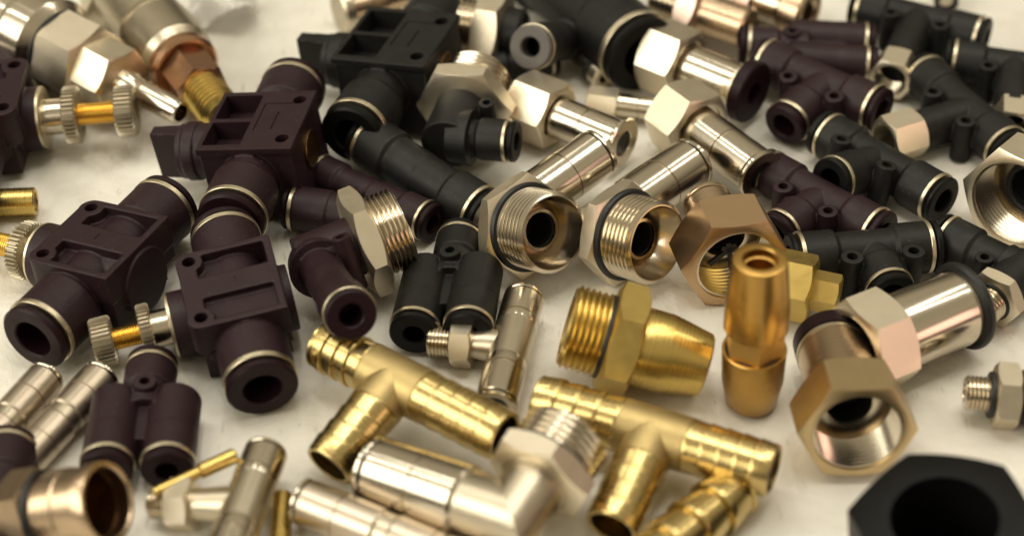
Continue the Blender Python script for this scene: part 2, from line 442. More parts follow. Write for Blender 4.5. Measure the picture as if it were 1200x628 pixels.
def flow_valve(rp, top, half_r, half_s, screw, tone='purple', floors=(0.25, 0.25), yo=0.0):
    """A and B push-in ends, C end of the adjusting screw; top plate half_r along the run, half_s along the screw"""
    def build(f, L, xs, cl):
        b, c = G(), G(); cm = tone + 'c'
        push_port(f, b, c, (xs, 0), (-1, 0), rp, xs, cm, .55)
        push_port(f, b, c, (xs, 0), (1, 0), rp, L - xs, cm, .55)
        e0, s1, s2, r1, r2, end, knob = screw
        R = rp * .94
        b.cyl(R, -half_s - 3, e0 + 1, along((xs, 0, -3), (0, 1, 0)))              # chamber across the run
        zb = top - 13; hs = half_s
        b.box(xs - half_r * .27, xs + half_r * .27, yo - hs, yo + hs * .98, 0, top)        # centre slab
        for sg, fl in zip((-1, 1), floors):
            xe = xs + sg * half_r
            b.box(min(xe, xe - sg * 9), max(xe, xe - sg * 9), yo - hs, yo + hs * .72, 6, top)
            b.box(min(xs, xe), max(xs, xe), yo - hs, yo - hs + 9, 6, top)
            b.box(min(xs, xe - sg * 15), max(xs, xe - sg * 15), yo + hs * .60, yo + hs * .72 + 15, zb, top)
            b.lathe([(0, 0), (0, 16), (top, 16), (top, 0)], along((xe - sg * 16, yo + hs * .72, 0), (0, 0, 1)), seg=32)
            c.lathe([(zb - 12, 0), (zb - 12, 8), (top + 4, 8), (top + 4, 0)], along((xe - sg * 16, yo + hs * .72, 0), (0, 0, 1)), seg=28)
            b.box(min(xs, xe - sg * 2), max(xs, xe - sg * 2), yo - hs * .97, yo + hs * .7, -rp * .3, top * fl)   # pocket floor
        b.box(xs - half_r * .95, xs + half_r * .95, yo + hs * .10, yo + hs * .84, -rp * 1.0, zb)   # boxy lower body
        b.box(xs - half_r * .80, xs + half_r * .80, -hs * .80, hs * .8, -rp * 1.0, top * .30)
        c.box(xs - 5, xs + 7, -1, 1, top - .8, top + 3)
        m = along((xs, 0, -2), (0, 1, 0))                                          # screw parts along +Y
        f.add('flange_washer', G().lathe([(e0, 0), (e0, R * .98), (e0 + 3, R * .98), (e0 + 4, R * .92), (e0 + 4, 0)], m), 'ring')
        f.add('screw_neck', G().lathe(chamf([(e0 + 3, 0), (e0 + 3, R * .56), (s1 + 2, R * .56), (s1 + 2, 0)], 1), m), 'nickel')
        n = 38
        gear = lambda j, t, x, r: r * (1.0 if j % 4 < 2 else .885)
        f.add('lock_nut', G().lathe(chamf([(s1, 0), (s1, r1), (s2, r1), (s2, 0)], 1.6), m, seg=4 * n, rf=gear), 'knurl')
        f.add('threaded_rod', G().lathe([(s2 - 3, 0), (s2 - 3, r2)] + thr(s2 - 2, end, r2, 3.0, 1.0) + [(end, r2), (end, 0)], m), 'goldrod')
        if knob:
            f.add('knurled_knob', G().lathe(chamf([(end - knob, 0), (end - knob, r1 * .90), (end, r1 * .90), (end, 0)], 2), m, seg=4 * 34, rf=gear), 'knurl')
        f.parts.insert(0, ('body', b, tone, c, True, 1.1, None))
    return build

def hand_valve(rp, top, half_r, half_s, lever, tone='purple'):
    """A far end, B near end, C end of the lever"""
    def build(f, L, xs, cl):
        b, c = G(), G(); cm = tone + 'c'
        push_port(f, b, c, (xs, 0), (-1, 0), rp, xs, cm, .55)
        push_port(f, b, c, (xs, 0), (1, 0), rp, L - xs, cm, .55)
        hr, hs = half_r, half_s
        b.box(xs - hr, xs + hr, -hs, hs, top - 9, top)
        b.box(xs - hr * .94, xs + hr * .94, -hs + 2, hs - 2, -rp * 1.4, top - 4)
        for y0, y1 in ((hs * .10, hs * .90),):
            c.box(xs - hr * .86, xs - hr * .05, y0, y1, top - 24, top + 4)
            c.box(xs + hr * .07, xs + hr * .84, y0, y1, top - 24, top + 4)
        c.box(xs - 1.0 - hr * .55, xs + .6 - hr * .55, -hs * .62, -hs * .02, top - 1.4, top + 3)
        c.box(xs - hr * .55, xs + hr * .35, -hs * .05, -hs * .02, top - 1.4, top + 3)
        c.box(xs - hr * .25, xs + hr * .35, -hs * .42, -hs * .38, top - 1.2, top + 3)
        for sg in (-1, 1):
            c.lathe([(top - 20, 0), (top - 20, 8), (top + 4, 8), (top + 4, 0)], along((xs + sg * hr * .66, -hs * .72, 0), (0, 0, 1)), seg=28)
        m = along((xs, 0, 0), (0, 1, 0))
        f.add('pivot_disc', G().lathe(chamf([(-hs - 1.5, 0), (-hs - 1.5, rp * .58), (-hs + 4, rp * .58), (-hs + 4, 0)], .6), m), 'darkbronze')
        lv = G(); l0, l1, lw = lever
        lv.lathe([(hs - 6, 0), (hs - 6, rp * .84), (l0, rp * .84), (l0, 0)], m)
        lv.lathe([(l0 - 22, 0), (l0 - 22, rp * .90), (l0 - 8, rp * .90), (l0 - 8, 0)], m)
        lv.prism([(xs - lw, l0 - 6), (xs + lw, l0 - 6), (xs + lw * .8, l1), (xs - lw * .8, l1)], -rp * .82, rp * .78)
        f.parts.insert(0, ('lever', lv, tone, None, True, 1.2, None))
        f.parts.insert(0, ('body', b, tone, c, True, 1.1, None))
    return build

# ------------------------------------------------------------------ metal fittings
def hex_sleeve(ap, hl, r, roll=30, bore=0.8, end='metal', hexmat='nickelhex', r_end=None, slm='nickel', tone='black', thread=True, inner=None):
    """A open hex socket, B push-in end"""
    def build(f, L, xs, cl):
        mm = along((hl, 0, 0), (-1, 0, 0)); hb = ap * .45; dp = hl + min(26, (L - hl) * .4)
        f.add('hex_socket', G().hexa(0, hl, ap, -roll, mm, bore=ap * bore), hexmat)
        q = thr(2.5, hl * .84, ap * bore + .6, 6.4, 3.4)
        f.add('internal_thread', G().lathe([(2.5, ap * bore + 1.6)] + q + [(hl * .84, hb + 6), (hl * .87, hb), (hl - 3.5, hb), (hl - 3.5, ap * bore + 1.6)], seg=64, closed=True), 'thread')
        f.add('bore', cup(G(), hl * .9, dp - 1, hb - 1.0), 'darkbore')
        if inner: inner(f, hl, ap * bore)
        if end == 'metal':
            f2 = Fit(); metal_port(f2, (hl - 4, 0), (1, 0), r, L - hl + 4, slm, flange=(r_end or .98 * r) / r, cm=slm, hollow=(dp - hl + 4, hb))
            f.parts += f2.parts
        elif end == 'black':
            l = L - .75 * r
            f.add('sleeve', G().lathe([(dp, 0), (dp, min(hb, r * .8)), (hl - 3, min(hb, r * .8)), (hl - 3, r * .93), (hl + 4, r * .93), (hl + 7, r), (l - 2, r), (l, r - 2), (l, 0)], seg=56), slm)
            f.add('metal_ring', G().lathe([(l - 2, .7 * r), (l - 2, r * 1.02), (l + .1 * r, r * 1.02), (l + .1 * r, .7 * r)], closed=True), 'ring')
            re = r_end or r * 1.1
            f.add('release_collar', G().lathe([(l, .5 * r), (l, .85 * r), (l + .12 * r, .85 * r), (l + .2 * r, re), (L - 2, re), (L, re - 2), (L, .5 * r)], closed=True), tone + 'c')
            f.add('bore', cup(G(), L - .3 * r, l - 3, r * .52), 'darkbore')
        elif end == 'oring':
            l = L - .30 * r
            f.add('sleeve', G().lathe([(dp, 0), (dp, min(hb, r * .8)), (hl - 3, min(hb, r * .8)), (hl - 3, r * .96), (hl + 3, r), (l - 3, r), (l, r - 2.5), (l, 0)], seg=56), slm)
            f.add('metal_ring', G().lathe([(l - 2, .6 * r), (l - 2, r * .97), (l + 3, r * .97), (l + 3, .6 * r)], closed=True), 'ring')
            oring(f, l + .2 * r, r * 1.04, .15 * r)
            f.add('release_collar', G().lathe([(l, .5 * r), (l, .9 * r), (L, .9 * r), (L, .5 * r)], closed=True), 'blackc')
    return build

def metal_elbow(rt, lt, ap, hx, rc, rp, neck, roll=30, rb=0.5, pitch=6.6, td=3.6, copper=False, mouth=True, slm='nickel', castm='nickelcast', ring=True):
    """A thread mouth, B corner, C push-in sleeve end"""
    def build(f, L, xs, cl):
        inn = rb
        if mouth:
            w = lt
            q = [(0.0, rt * .88), (0, rt - td - .8), (1.4, rt - td + 1)] + thr(1.6, w, rt, pitch, td) + [(w, rt - td), (w, inn * rt), (w * .62, inn * rt), (w * .62, inn * rt + 4.5), (w * .66, inn * rt + 5.0), (w * .74, inn * rt + 7), (w * .5, rt * .74), (w * .12, rt * .86)]
            f.add('threaded_end', G().lathe(q, seg=72, closed=True), 'thread')
            f.add('inner_sleeve', G().lathe([(w * .5, inn * rt), (w * .5, inn * rt + 3.5), (w * .55, inn * rt + 4.4), (w * .95, inn * rt + 4.4), (w * .95, inn * rt)], closed=True), 'bronze' if copper else 'nickel')
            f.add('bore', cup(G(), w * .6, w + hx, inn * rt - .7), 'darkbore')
        else:
            f.add('threaded_end', plug_thread(0, lt, rt, pitch, td), 'thread')
        if ring: oring(f, lt + 1, rt * 1.01, 5.0 if mouth else 3.0)
        f.add('hex_collar', G().hexa(lt + 2, lt + 2 + hx, ap, roll, bore=(inn * rt + 1.2) if mouth else 0), 'nickelhex')
        b = G()
        x1 = lt + 2 + hx
        n = 56                                     # two cast legs meeting in a mitre
        d = cl.normalized()
        for leg in (0, 1):
            s0 = len(b.v); mm = I4 if leg == 0 else along((L, 0, 0), (d.x, d.y, 0))
            for end in (0, 1):
                for q in range(n):
                    t = 2 * pi * q / n; y, z = rc * cos(t), rc * sin(t)
                    if leg == 0: v = Vector((x1 - 2 if end == 0 else L - y, y, z))
                    else: v = Vector((L + y, -y, z)) if end == 0 else Vector((L + y, neck + 3, z))
                    b.v.append(v); b.a.append(v.x)
            for q in range(n):
                k = (q + 1) % n; b.f.append((s0 + q, s0 + k, s0 + n + k, s0 + n + q))
            if leg == 0: b.f.append(tuple(s0 + q for q in range(n)))
            else: b.f.append(tuple(s0 + n + q for q in range(n)))
        g2 = G().lathe([(x1 - 1, 0), (x1 - 1, rc * 1.12), (x1 + 3, rc * 1.12), (x1 + 5, rc * .98), (x1 + 5, 0)])
        s0 = len(b.v); b.v += g2.v; b.a += g2.a; b.f += [tuple(s0 + q for q in fc) for fc in g2.f]
        f.add('elbow_body', b, castm)
        metal_port(f, (L, 0), (cl.x, cl.y), rp, cl.length, slm, neck=neck, neck_r=.9)
    return build

def metal_tee(r, rn, rt, lt, ap, hx, roll=30, slm='nickelcast'):
    """A and B push-in ends, C threaded stud"""
    def build(f, L, xs, cl):
        f.add('body', G().cyl(r * .985, xs - r * 1.4, xs + r * 1.4), slm)
        for sg, ln in ((-1, xs), (1, L - xs)):
            metal_port(f, (xs, 0), (sg, 0), r, ln, 'nickel', neck=r * 1.25, neck_r=.97, groove=.25)
        ln = cl.length; m = along((xs, 0, 0), (cl.x, cl.y, 0)); m2 = along((xs, 0, 0), (cl.x, cl.y, 0)) @ Matrix.Translation((ln, 0, 0)) @ Matrix.Rotation(pi, 4, 'Z')
        g = G().lathe([(0, 0), (0, rn), (r * 1.05, rn), (ln - lt - hx - 3, rn * .86), (ln - lt - hx + 2, rn * .86), (ln - lt - hx + 2, 0)], m)
        f.add('branch_neck', g, slm)
        f.add('hex_nut', G().hexa(lt + 2, lt + 2 + hx, ap, roll, m2), 'nickelhex')
        f.add('threaded_end', plug_thread(0, lt + 1, rt, 4.6, 2.2, m2), 'thread')
        oring(f, lt + 1.5, rt * .95, 2.2, m2)
    return build

def barb_profile(x0, x1, r, n, step=0.12):
    q = []; p = (x1 - x0) / n
    for i in range(n):
        a = x0 + i * p
        q += [(a, r * (1 - step)), (a + p * .80, r * .995), (a + p * .93, r), (a + p * .985, r * .985), (a + p * .995, r * (1 - step))]
    return q

def barb_end(f, o, d, r, l0, l1, n=4, wall=0.86, mt='palebrass', step=.09, flip=False):
    m = along((o[0], o[1], 0), (d[0], d[1], 0))
    q = barb_profile(l0, l1 - 3, r, n, step)
    if not flip: q = [(l0 + l1 - 3 - x, rr) for x, rr in reversed(q)]
    q = [(l0 - 2, 0), (l0 - 2, r * .9)] + q + [(l1 - 1, r * .93), (l1, r * .90), (l1, r * wall * .93), (l1 - 1, r * wall * .9), (l1 - 2.0 * r, r * wall * .9), (l1 - 2.0 * r, 0)]
    f.add('hose_barb', G().lathe(q, m, seg=60), mt)

def barb_tee(r, n=4, cast=1.0, l=0.42):
    """A, B and C are hose barbs"""
    def build(f, L, xs, cl):
        b = G(); rc = r * cast
        b.cyl(rc, xs - r * 1.25, xs + r * 1.35, c=2)
        d = Vector((cl.x, cl.y)); ln = d.length
        b.cyl(rc, 0, r * 1.35, along((xs, 0, 0), (d.x, d.y, 0)), c=2)
        f.add('cast_body', b, 'brasscast')
        barb_end(f, (xs, 0), (-1, 0), r, r * 1.2, xs, n, flip=False)
        barb_end(f, (xs, 0), (1, 0), r, r * 1.3, L - xs, n + 1, flip=False, step=.05)
        barb_end(f, (xs, 0), (d.x, d.y), r, r * 1.3, ln, n, flip=False, step=.05)
    return build

# ------------------------------------------------------------------ table, light
def table():
    n = 180; sx, sy = 1.5, 1.3
    rnd = random.Random(3)
    me = bpy.data.meshes.new('table_surface')
    vs, fs = [], []
    for j in range(n + 1):
        for i in range(n + 1):
            x = (i / n - .5) * sx; y = (j / n - .5) * sy + .1
            z = -0.0004 + 0.00025 * sin(x * 70 + 3 * sin(y * 31)) * sin(y * 55 + 1.3)
            z -= 0.0002
            vs.append((x, y, z))
    for j in range(n):
        for i in range(n):
            a = j * (n + 1) + i; fs.append((a, a + 1, a + n + 2, a + n + 1))
    me.from_pydata(vs, [], fs); me.shade_smooth()
    o = bpy.data.objects.new('table_surface', me); col.objects.link(o); o['kind'] = 'structure'
    m = bpy.data.materials.new('cream_cloth'); m.use_nodes = True
    nt = m.node_tree; N = nt.nodes; Lk = nt.links; b = N['Principled BSDF']
    tc = N.new('ShaderNodeTexCoord')
    n1 = N.new('ShaderNodeTexNoise'); n1.inputs['Scale'].default_value = 38; n1.inputs['Detail'].default_value = 5; n1.inputs['Distortion'].default_value = .8
    cr = N.new('ShaderNodeValToRGB')
    cr.color_ramp.elements[0].position = .33; cr.color_ramp.elements[0].color = (0.58, 0.55, 0.48, 1)
    cr.color_ramp.elements[1].position = .66; cr.color_ramp.elements[1].color = (0.77, 0.74, 0.665, 1)
    Lk.new(tc.outputs['Object'], n1.inputs['Vector']); Lk.new(n1.outputs['Fac'], cr.inputs['Fac']); n4 = N.new('ShaderNodeTexNoise'); n4.inputs['Scale'].default_value = 700; n4.inputs['Detail'].default_value = 2
    mp = N.new('ShaderNodeMapping'); mp.inputs['Scale'].default_value = (1, .22, 1); mp.inputs['Rotation'].default_value = (0, 0, .5)
    Lk.new(tc.outputs['Object'], mp.inputs['Vector']); Lk.new(mp.outputs['Vector'], n4.inputs['Vector'])
    sr = N.new('ShaderNodeMapRange'); sr.inputs['From Min'].default_value = .67; sr.inputs['From Max'].default_value = .80; sr.inputs['To Max'].default_value = .5
    Lk.new(n4.outputs['Fac'], sr.inputs['Value'])
    mc = N.new('ShaderNodeMix'); mc.data_type = 'RGBA'; mc.inputs['B'].default_value = (.30, .26, .20, 1)
    Lk.new(cr.outputs['Color'], mc.inputs['A']); Lk.new(sr.outputs['Result'], mc.inputs['Factor'])
    Lk.new(mc.outputs['Result'], b.inputs['Base Color'])
    b.inputs['Roughness'].default_value = .34; b.inputs['Specular IOR Level'].default_value = .35
    n2 = N.new('ShaderNodeTexNoise'); n2.inputs['Scale'].default_value = 48; n2.inputs['Detail'].default_value = 5; n2.inputs['Distortion'].default_value = 1.2
    n3 = N.new('ShaderNodeTexNoise'); n3.inputs['Scale'].default_value = 2500; n3.inputs['Detail'].default_value = 2
    Lk.new(tc.outputs['Object'], n2.inputs['Vector']); Lk.new(tc.outputs['Object'], n3.inputs['Vector'])
    b1 = N.new('ShaderNodeBump'); b1.inputs['Strength'].default_value = .6; b1.inputs['Distance'].default_value = .002
    b2 = N.new('ShaderNodeBump'); b2.inputs['Strength'].default_value = .8; b2.inputs['Distance'].default_value = .0001
    Lk.new(n2.outputs['Fac'], b1.inputs['Height']); Lk.new(n3.outputs['Fac'], b2.inputs['Height'])
    Lk.new(b1.outputs['Normal'], b2.inputs['Normal']); Lk.new(b2.outputs['Normal'], b.inputs['Normal'])
    me.materials.append(m)
table()

w = bpy.data.worlds.new('World'); scene.world = w; w.use_nodes = True
nt = w.node_tree; N = nt.nodes; Lk = nt.links
bg = N['Background']
tc = N.new('ShaderNodeTexCoord'); sp = N.new('ShaderNodeSeparateXYZ'); Lk.new(tc.outputs['Generated'], sp.inputs['Vector'])
cr = N.new('ShaderNodeValToRGB'); E = cr.color_ramp.elements         # dim exhibition hall: darker at eye level, warmer ceiling
E[0].position = 0.0; E[0].color = (.10, .08, .055, 1)
E[1].position = 1.0; E[1].color = (.90, .80, .58, 1)
e = E.new(.5); e.color = (.16, .12, .08, 1)
e = E.new(.62); e.color = (.30, .25, .17, 1); e = E.new(.8); e.color = (1.2, 1.04, .72, 1)
mr = N.new('ShaderNodeMapRange'); mr.inputs['From Min'].default_value = -1; mr.inputs['From Max'].default_value = 1
Lk.new(sp.outputs['Z'], mr.inputs['Value']); Lk.new(mr.outputs['Result'], cr.inputs['Fac'])
Lk.new(cr.outputs['Color'], bg.inputs['Color']); bg.inputs['Strength'].default_value = 0.46

def lamp(name, loc, target, sx, sy, power, color):
    d = bpy.data.lights.new(name, 'AREA'); d.shape = 'RECTANGLE'; d.size = sx; d.size_y = sy; d.energy = power; d.color = color
    o = bpy.data.objects.new(name, d); col.objects.link(o); o.location = loc
    o.rotation_euler = (Vector(target) - Vector(loc)).to_track_quat('-Z', 'Y').to_euler()
    return o
WARM = (1.0, .95, .835)
for i, x in enumerate((-0.95, -0.48, -0.05, 0.40, 0.85)):
    lamp('ceiling_lamp', (x, 0.25, 1.6), (x * .6, 0, 0), 0.07, 1.5, 5.4, WARM)
lamp('left_fill_light', (-1.15, -0.62, 0.78), (0, 0, 0.02), 1.7, 0.85, 22.0, (1.0, .945, .80))  # area light standing in for the unseen bright left side of the hall
lamp('pink_fill_light', (1.1, -0.72, 0.40), (0, 0, 0), 0.5, 0.4, 1.8, (1.0, .62, .52))  # added pink light, stands in for something pinkish mirrored in the facets

scene.view_settings.view_transform = 'Standard'; scene.view_settings.look = 'None'
scene.view_settings.exposure = -0.05; scene.view_settings.gamma = 1.0
scene.render.filter_size = 1.8
scene.cycles.use_denoising = True
scene.cycles.max_bounces = 8; scene.cycles.caustics_reflective = True; scene.cycles.blur_glossy = 0.3
scene.cycles.sample_clamp_indirect = 6.0

# ------------------------------------------------------------------ the fittings on the table
GV = 'large black valve bodies'; GT = 'black push-in tees'; GY = 'black push-in Y unions'; GN = 'nickel hex socket sleeves'
GE = 'nickel elbows with open threaded mouths'; GB = 'brass hose barb tees'; GU = 'small nickel straight unions'

# --- valves
put('hand_valve', 'haze-tinted black hand valve, lever toward the knurled brass screws, small disc on its right side', 'valve',
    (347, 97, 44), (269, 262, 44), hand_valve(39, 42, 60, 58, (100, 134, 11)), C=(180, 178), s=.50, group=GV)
put('hand_valve', 'black hand valve at the back with its lever pointing left, beside the threaded hex connector', 'valve',
    (520, 6, 44), (411, 160, 44), hand_valve(37, 41, 60, 58, (90, 126, 11), 'black'), C=(345, 66), s=.49, group=GV)
put('flow_valve', 'haze-tinted black valve with two deep window pockets, its knurled nut beside the plain brass tube', 'valve',
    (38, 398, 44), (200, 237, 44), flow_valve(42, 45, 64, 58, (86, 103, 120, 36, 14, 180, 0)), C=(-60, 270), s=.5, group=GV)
put('flow_valve', 'haze-tinted black valve with a knurled brass screw above a black Y union', 'valve',
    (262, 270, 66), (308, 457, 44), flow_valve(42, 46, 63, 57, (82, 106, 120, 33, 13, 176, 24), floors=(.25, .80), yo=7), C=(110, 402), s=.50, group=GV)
put('flow_valve', 'haze-tinted black valve cut off by the picture edge, knurled screw below the nickel quick coupler', 'valve',
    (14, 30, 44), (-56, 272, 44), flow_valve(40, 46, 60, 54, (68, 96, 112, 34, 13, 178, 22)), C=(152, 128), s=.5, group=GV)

# --- quick couplers
class Shift:
    """adds parts moved along the axis by d"""
    def __init__(s, f, d): s.f, s.d = f, d
    def add(s, n, g, m, **k):
        g.v = [v + Vector((s.d, 0, 0)) for v in g.v]; s.f.add(n, g, m, **k)
def coupler_a(f, L, xs, cl):
    f = Shift(f, 78)
    f.add('socket_sleeve', G().lathe([(0, 0), (0, 56), (84, 56), (87, 53), (92, 53), (95, 57), (126, 57), (131, 53), (137, 47), (137, 0)], seg=64), 'nickel')
    oring(f, 138, 45, 3)
    f.add('hex_body', G().hexa(139, 200, 44, 40), 'nickelhex')
    f.add('hex_nut', G().hexa(198, 246, 35, 22), 'nickelhex')
    f.add('hose_stem', G().lathe([(244, 0), (244, 17), (262, 17), (266, 15), (280, 15), (282, 16), (L - 81, 14), (L - 78, 12.5), (L - 78, 10), (L - 110, 10), (L - 110, 0)]), 'nickel')
put('quick_coupler', 'nickel quick coupler with two stepped hexes and a slim hose stem pointing at the lever', 'coupler', (-70, -16, 60), (212, 133, 46), coupler_a)
def coupler_b(f, L, xs, cl):
    f = Shift(f, 36)
    kn = lambda j, t, x, r: r * (1 + (.012 if (j + int(x * .5)) % 2 else -.012))
    f.add('socket_sleeve', G().lathe([(0, 0), (0, 42), (84, 42), (86, 39), (94, 39), (96, 44)] + [(98 + i * 2, 44) for i in range(30)] + [(160, 42), (172, 38), (172, 0)], seg=120, rf=lambda j, t, x, r: kn(j, t, x, r) if 97 < x < 158 else r), 'nickelcast')
    f.add('flange_nut', G().lathe([(166, 20), (166, 36), (169, 41), (179, 41), (183, 37), (179, 30), (176, 20)], seg=56, closed=True), 'copper')
    f.add('hex_nut', G().hexa(176, 232, 28, 15), 'copper')
    f.add('threaded_end', G().lathe([(228, 0)] + thr(230, L - 39, 25, 7, 3.4) + [(L - 36, 18), (L - 36, 12), (L - 50, 12), (L - 50, 0)]), 'brass')
put('quick_coupler', 'knurled nickel quick coupler with a coppery flange nut and brass thread behind the lever valve', 'coupler', (136, -22, 55), (262, 136, 45), coupler_b)
def hex_plug(ap, l, r, mt='nickelhex'):
    def build(f, L, xs, cl):
        f.add('hex_head', G().hexa(0, l, ap, 30), mt); f.add('stem', G().cyl(r, l - 2, L), 'nickel')
    return build
put('hex_plug', 'tan nickel hex plug half hidden between the two quick couplers', 'plug', (128, 18, 34), (118, -40, 34), hex_plug(26, 44, 18))

def bag(f, L, xs, cl):
    g = G(); n = 26; rnd = random.Random(5)
    ph = [rnd.uniform(0, 6) for _ in range(8)]
    def hgt(u, v):
        return 12 + 11 * sin(5 * u + 3 * v + ph[0]) + 7 * sin(9 * v - 4 * u + ph[1]) + 4 * abs(sin(7 * u + 6 * sin(4 * v) + ph[2])) + 3 * abs(sin(13 * u - 8 * v + ph[3]))
    for side in (0, 1):
        b = len(g.v)
        for j in range(n + 1):
            for i in range(n + 1):
                u, v = i / n, j / n
                g.v.append(Vector((u * L, (v - .5) * 70 + 5 * sin(6 * u), hgt(u, v) + side * (.8 + 10 * sin(pi * u) * sin(pi * v) * abs(sin(8 * u + 5 * v)))))); g.a.append(0)
        for j in range(n):
            for i in range(n):
                a = b + j * (n + 1) + i; g.f.append((a, a + 1, a + n + 2, a + n + 1))
    f.add('film', g, 'film')
put('plastic_bag', 'crumpled clear plastic bag lying on the cloth behind the knurled coupler', 'bag', (222, 20, 0), (302, 16, 0), bag)

# --- brass tube at left edge
def tube(r, wall, mt, fl=0.0):
    def build(f, L, xs, cl):
        f.add('tube', G().lathe([(0, 0), (0, r), (L - 1.2, r), (L, r - 1.2), (L, r * wall + 1), (L - 1, r * wall), (L - 40, r * wall), (L - 40, 0)], seg=56), mt)
        f.add('liner', G().lathe([(L - 30, r * wall * .7), (L - 30, r * wall + .5), (L - 2, r * wall + .5), (L - 3, r * wall * .7)], seg=48, closed=True), 'orange')
    return build
put('brass_tube', 'short plain brass tube at the picture edge above the knurled nut', 'tube', (-70, 240, 18), (42, 236, 18), tube(16.5, .72, 'brass'))

# --- nickel fittings at the back
def flanged(f, L, xs, cl):
    f.add('flange', G().lathe([(0, 0), (0, 24), (3, 27), (13, 27), (15, 24), (15, 0)]), 'nickelcast')
    f.add('tube', G().lathe([(13, 0), (13, 15), (40, 15), (42, 18), (60, 18), (62, 15), (L, 15), (L, 0)]), 'bronze')
put('flanged_stem', 'small flanged nickel stem at the far edge behind the black lever valve', 'stem', (396, 14, 28), (482, -8, 28), flanged)
put('male_connector', 'nickel male connector at the back with its bright hex beside the black lever valve', 'connector',
    (533, 30, 44), (614, 42, 44), lambda f, L, xs, cl: (f.add('threaded_end', plug_thread(0, 30, 34, 6, 3), 'thread'), f.add('hex_collar', G().hexa(30, 62, 44, 32), 'nickelhex'), f.add('plastic_body', G().cyl(30, 60, L, c=3), 'black')))
put('union', 'small black union with a grey collar facing front, behind the big nickel hex', 'union', (621, 56, 98), (673, 43, 31), straight(26, 25, 'black', grey=True, rb2=.46), rest=False)
put('union', 'added black union darkening the gap between the bright threaded hex and the large hex sleeves', 'union', (558, 84, 22), (652, 68, 22), straight(20, 20, 'black'))  # added union, its black fills in for shade between the parts
def nipple(f, L, xs, cl):
    f.add('tube', G().lathe([(0, 0), (0, 12), (30, 12), (32, 14), (L - 14, 14), (L - 14, 0)]), 'nickelcast')
    oring(f, L - 20, 14, 3.6)
    f.add('tube_end', G().lathe([(L - 15, 7), (L - 15, 15), (L - 2, 15), (L, 13), (L, 7)], closed=True), 'nickelhex')
put('nipple', 'tiny nickel nipple with a black band, beside the black union with the grey collar', 'nipple', (664, 50, 30), (708, 92, 24), nipple)
put('union', 'thickest black union, at the far edge, with a wide dark collar', 'union', (600, -58, 46), (754, 66, 46), straight(46, 46, 'black'))
def far_conn(f, L, xs, cl):
    f.add('threaded_end', plug_thread(0, 40, 24, 6, 3), 'thread'); f.add('hex_collar', G().hexa(40, 66, 33, 25), 'pinkish'); f.add('sleeve', G().cyl(25, 64, L, c=3), 'bronze')
put('male_connector', 'nickel male connector cut by the top edge, threads showing behind the big hex sleeves', 'connector', (768, -2, 34), (878, 34, 34), far_conn)
def far_sock(f, L, xs, cl):
    f.add('hex_collar', G().hexa(0, 24, 33, 30), 'pinkish'); f.add('sleeve', G().cyl(26, 22, 60), 'nickel'); oring(f, 60, 24, 4)
    f.add('rim_collar', G().lathe([(60, 15), (60, 30), (66, 31), (84, 31), (88, 28), (88, 20), (84, 15)], closed=True), 'bronze')
put('sleeve', 'nickel sleeve with a broad shiny rim at the top edge', 'sleeve', (872, -8, 34), (962, 24, 34), far_sock)

# --- hex socket sleeves
put('hex_sleeve', 'nickel hex sleeve with a flared nickel collar, between a black elbow and a miniature sleeve', 'sleeve',
    (609, 119, 40), (731, 169, 40), hex_sleeve(36, 56, 25, 20, r_end=31), group=GN)
put('hex_sleeve', 'nickel hex sleeve ending in a wide black collar, behind its twin with the nickel collar', 'sleeve',
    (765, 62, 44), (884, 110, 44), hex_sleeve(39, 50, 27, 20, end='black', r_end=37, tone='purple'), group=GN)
put('hex_sleeve', 'long nickel hex sleeve that runs into the black tee, grooved body', 'sleeve',
    (788, 129, 44), (893, 206, 44), hex_sleeve(41, 52, 28, 20, r_end=31), group=GN)
put('hex_sleeve', 'miniature nickel hex sleeve lying between the two large nickel hexes', 'sleeve', (689, 119, 20), (784, 131, 20), hex_sleeve(17, 36, 14, 30))
put('hex_sleeve', 'nickel hex sleeve with a rosy front facet and a loose black ring round its end', 'sleeve',
    (1000, 411, 56), (1132, 357, 56), hex_sleeve(54, 54, 46, 30, end='oring', slm='nickel'), group=GN)
put('hex_sleeve', 'big brass-reflecting nickel hex sleeve with its threaded socket open to the front', 'sleeve',
    (1006, 508, 74), (972, 398, 52), hex_sleeve(60, 66, 44, 30, bore=.86, end='black', r_end=45, slm='bronze', tone='purple', hexmat='gold_reflect_hex'), group=GN)
def clip(f, hl, br):
    for a in (0, 60, 120):
        f.add('clip_blade', G().box(hl * .5, hl * .56, -br * .62, br * .2, -3, 3, Matrix.Rotation(R_(a + 20), 4, 'X')), 'rubber')
put('hex_sleeve', 'coppery hex socket with black clip blades inside, behind the upright brass connector', 'sleeve',
    (864, 312, 58), (828, 236, 58), hex_sleeve(57, 62, 30, 30, bore=.84, slm='bronze', hexmat='bronzehex', inner=clip), group=GN)
put('hex_sleeve', 'large nickel hex socket at the picture edge with ribbed thread inside', 'sleeve',
    (1188, 240, 66), (1262, 176, 56), hex_sleeve(60, 56, 40, 30, bore=.88, inner=lambda f, hl, br: oring(f, hl * .8, br * .55, 4)), group=GN)

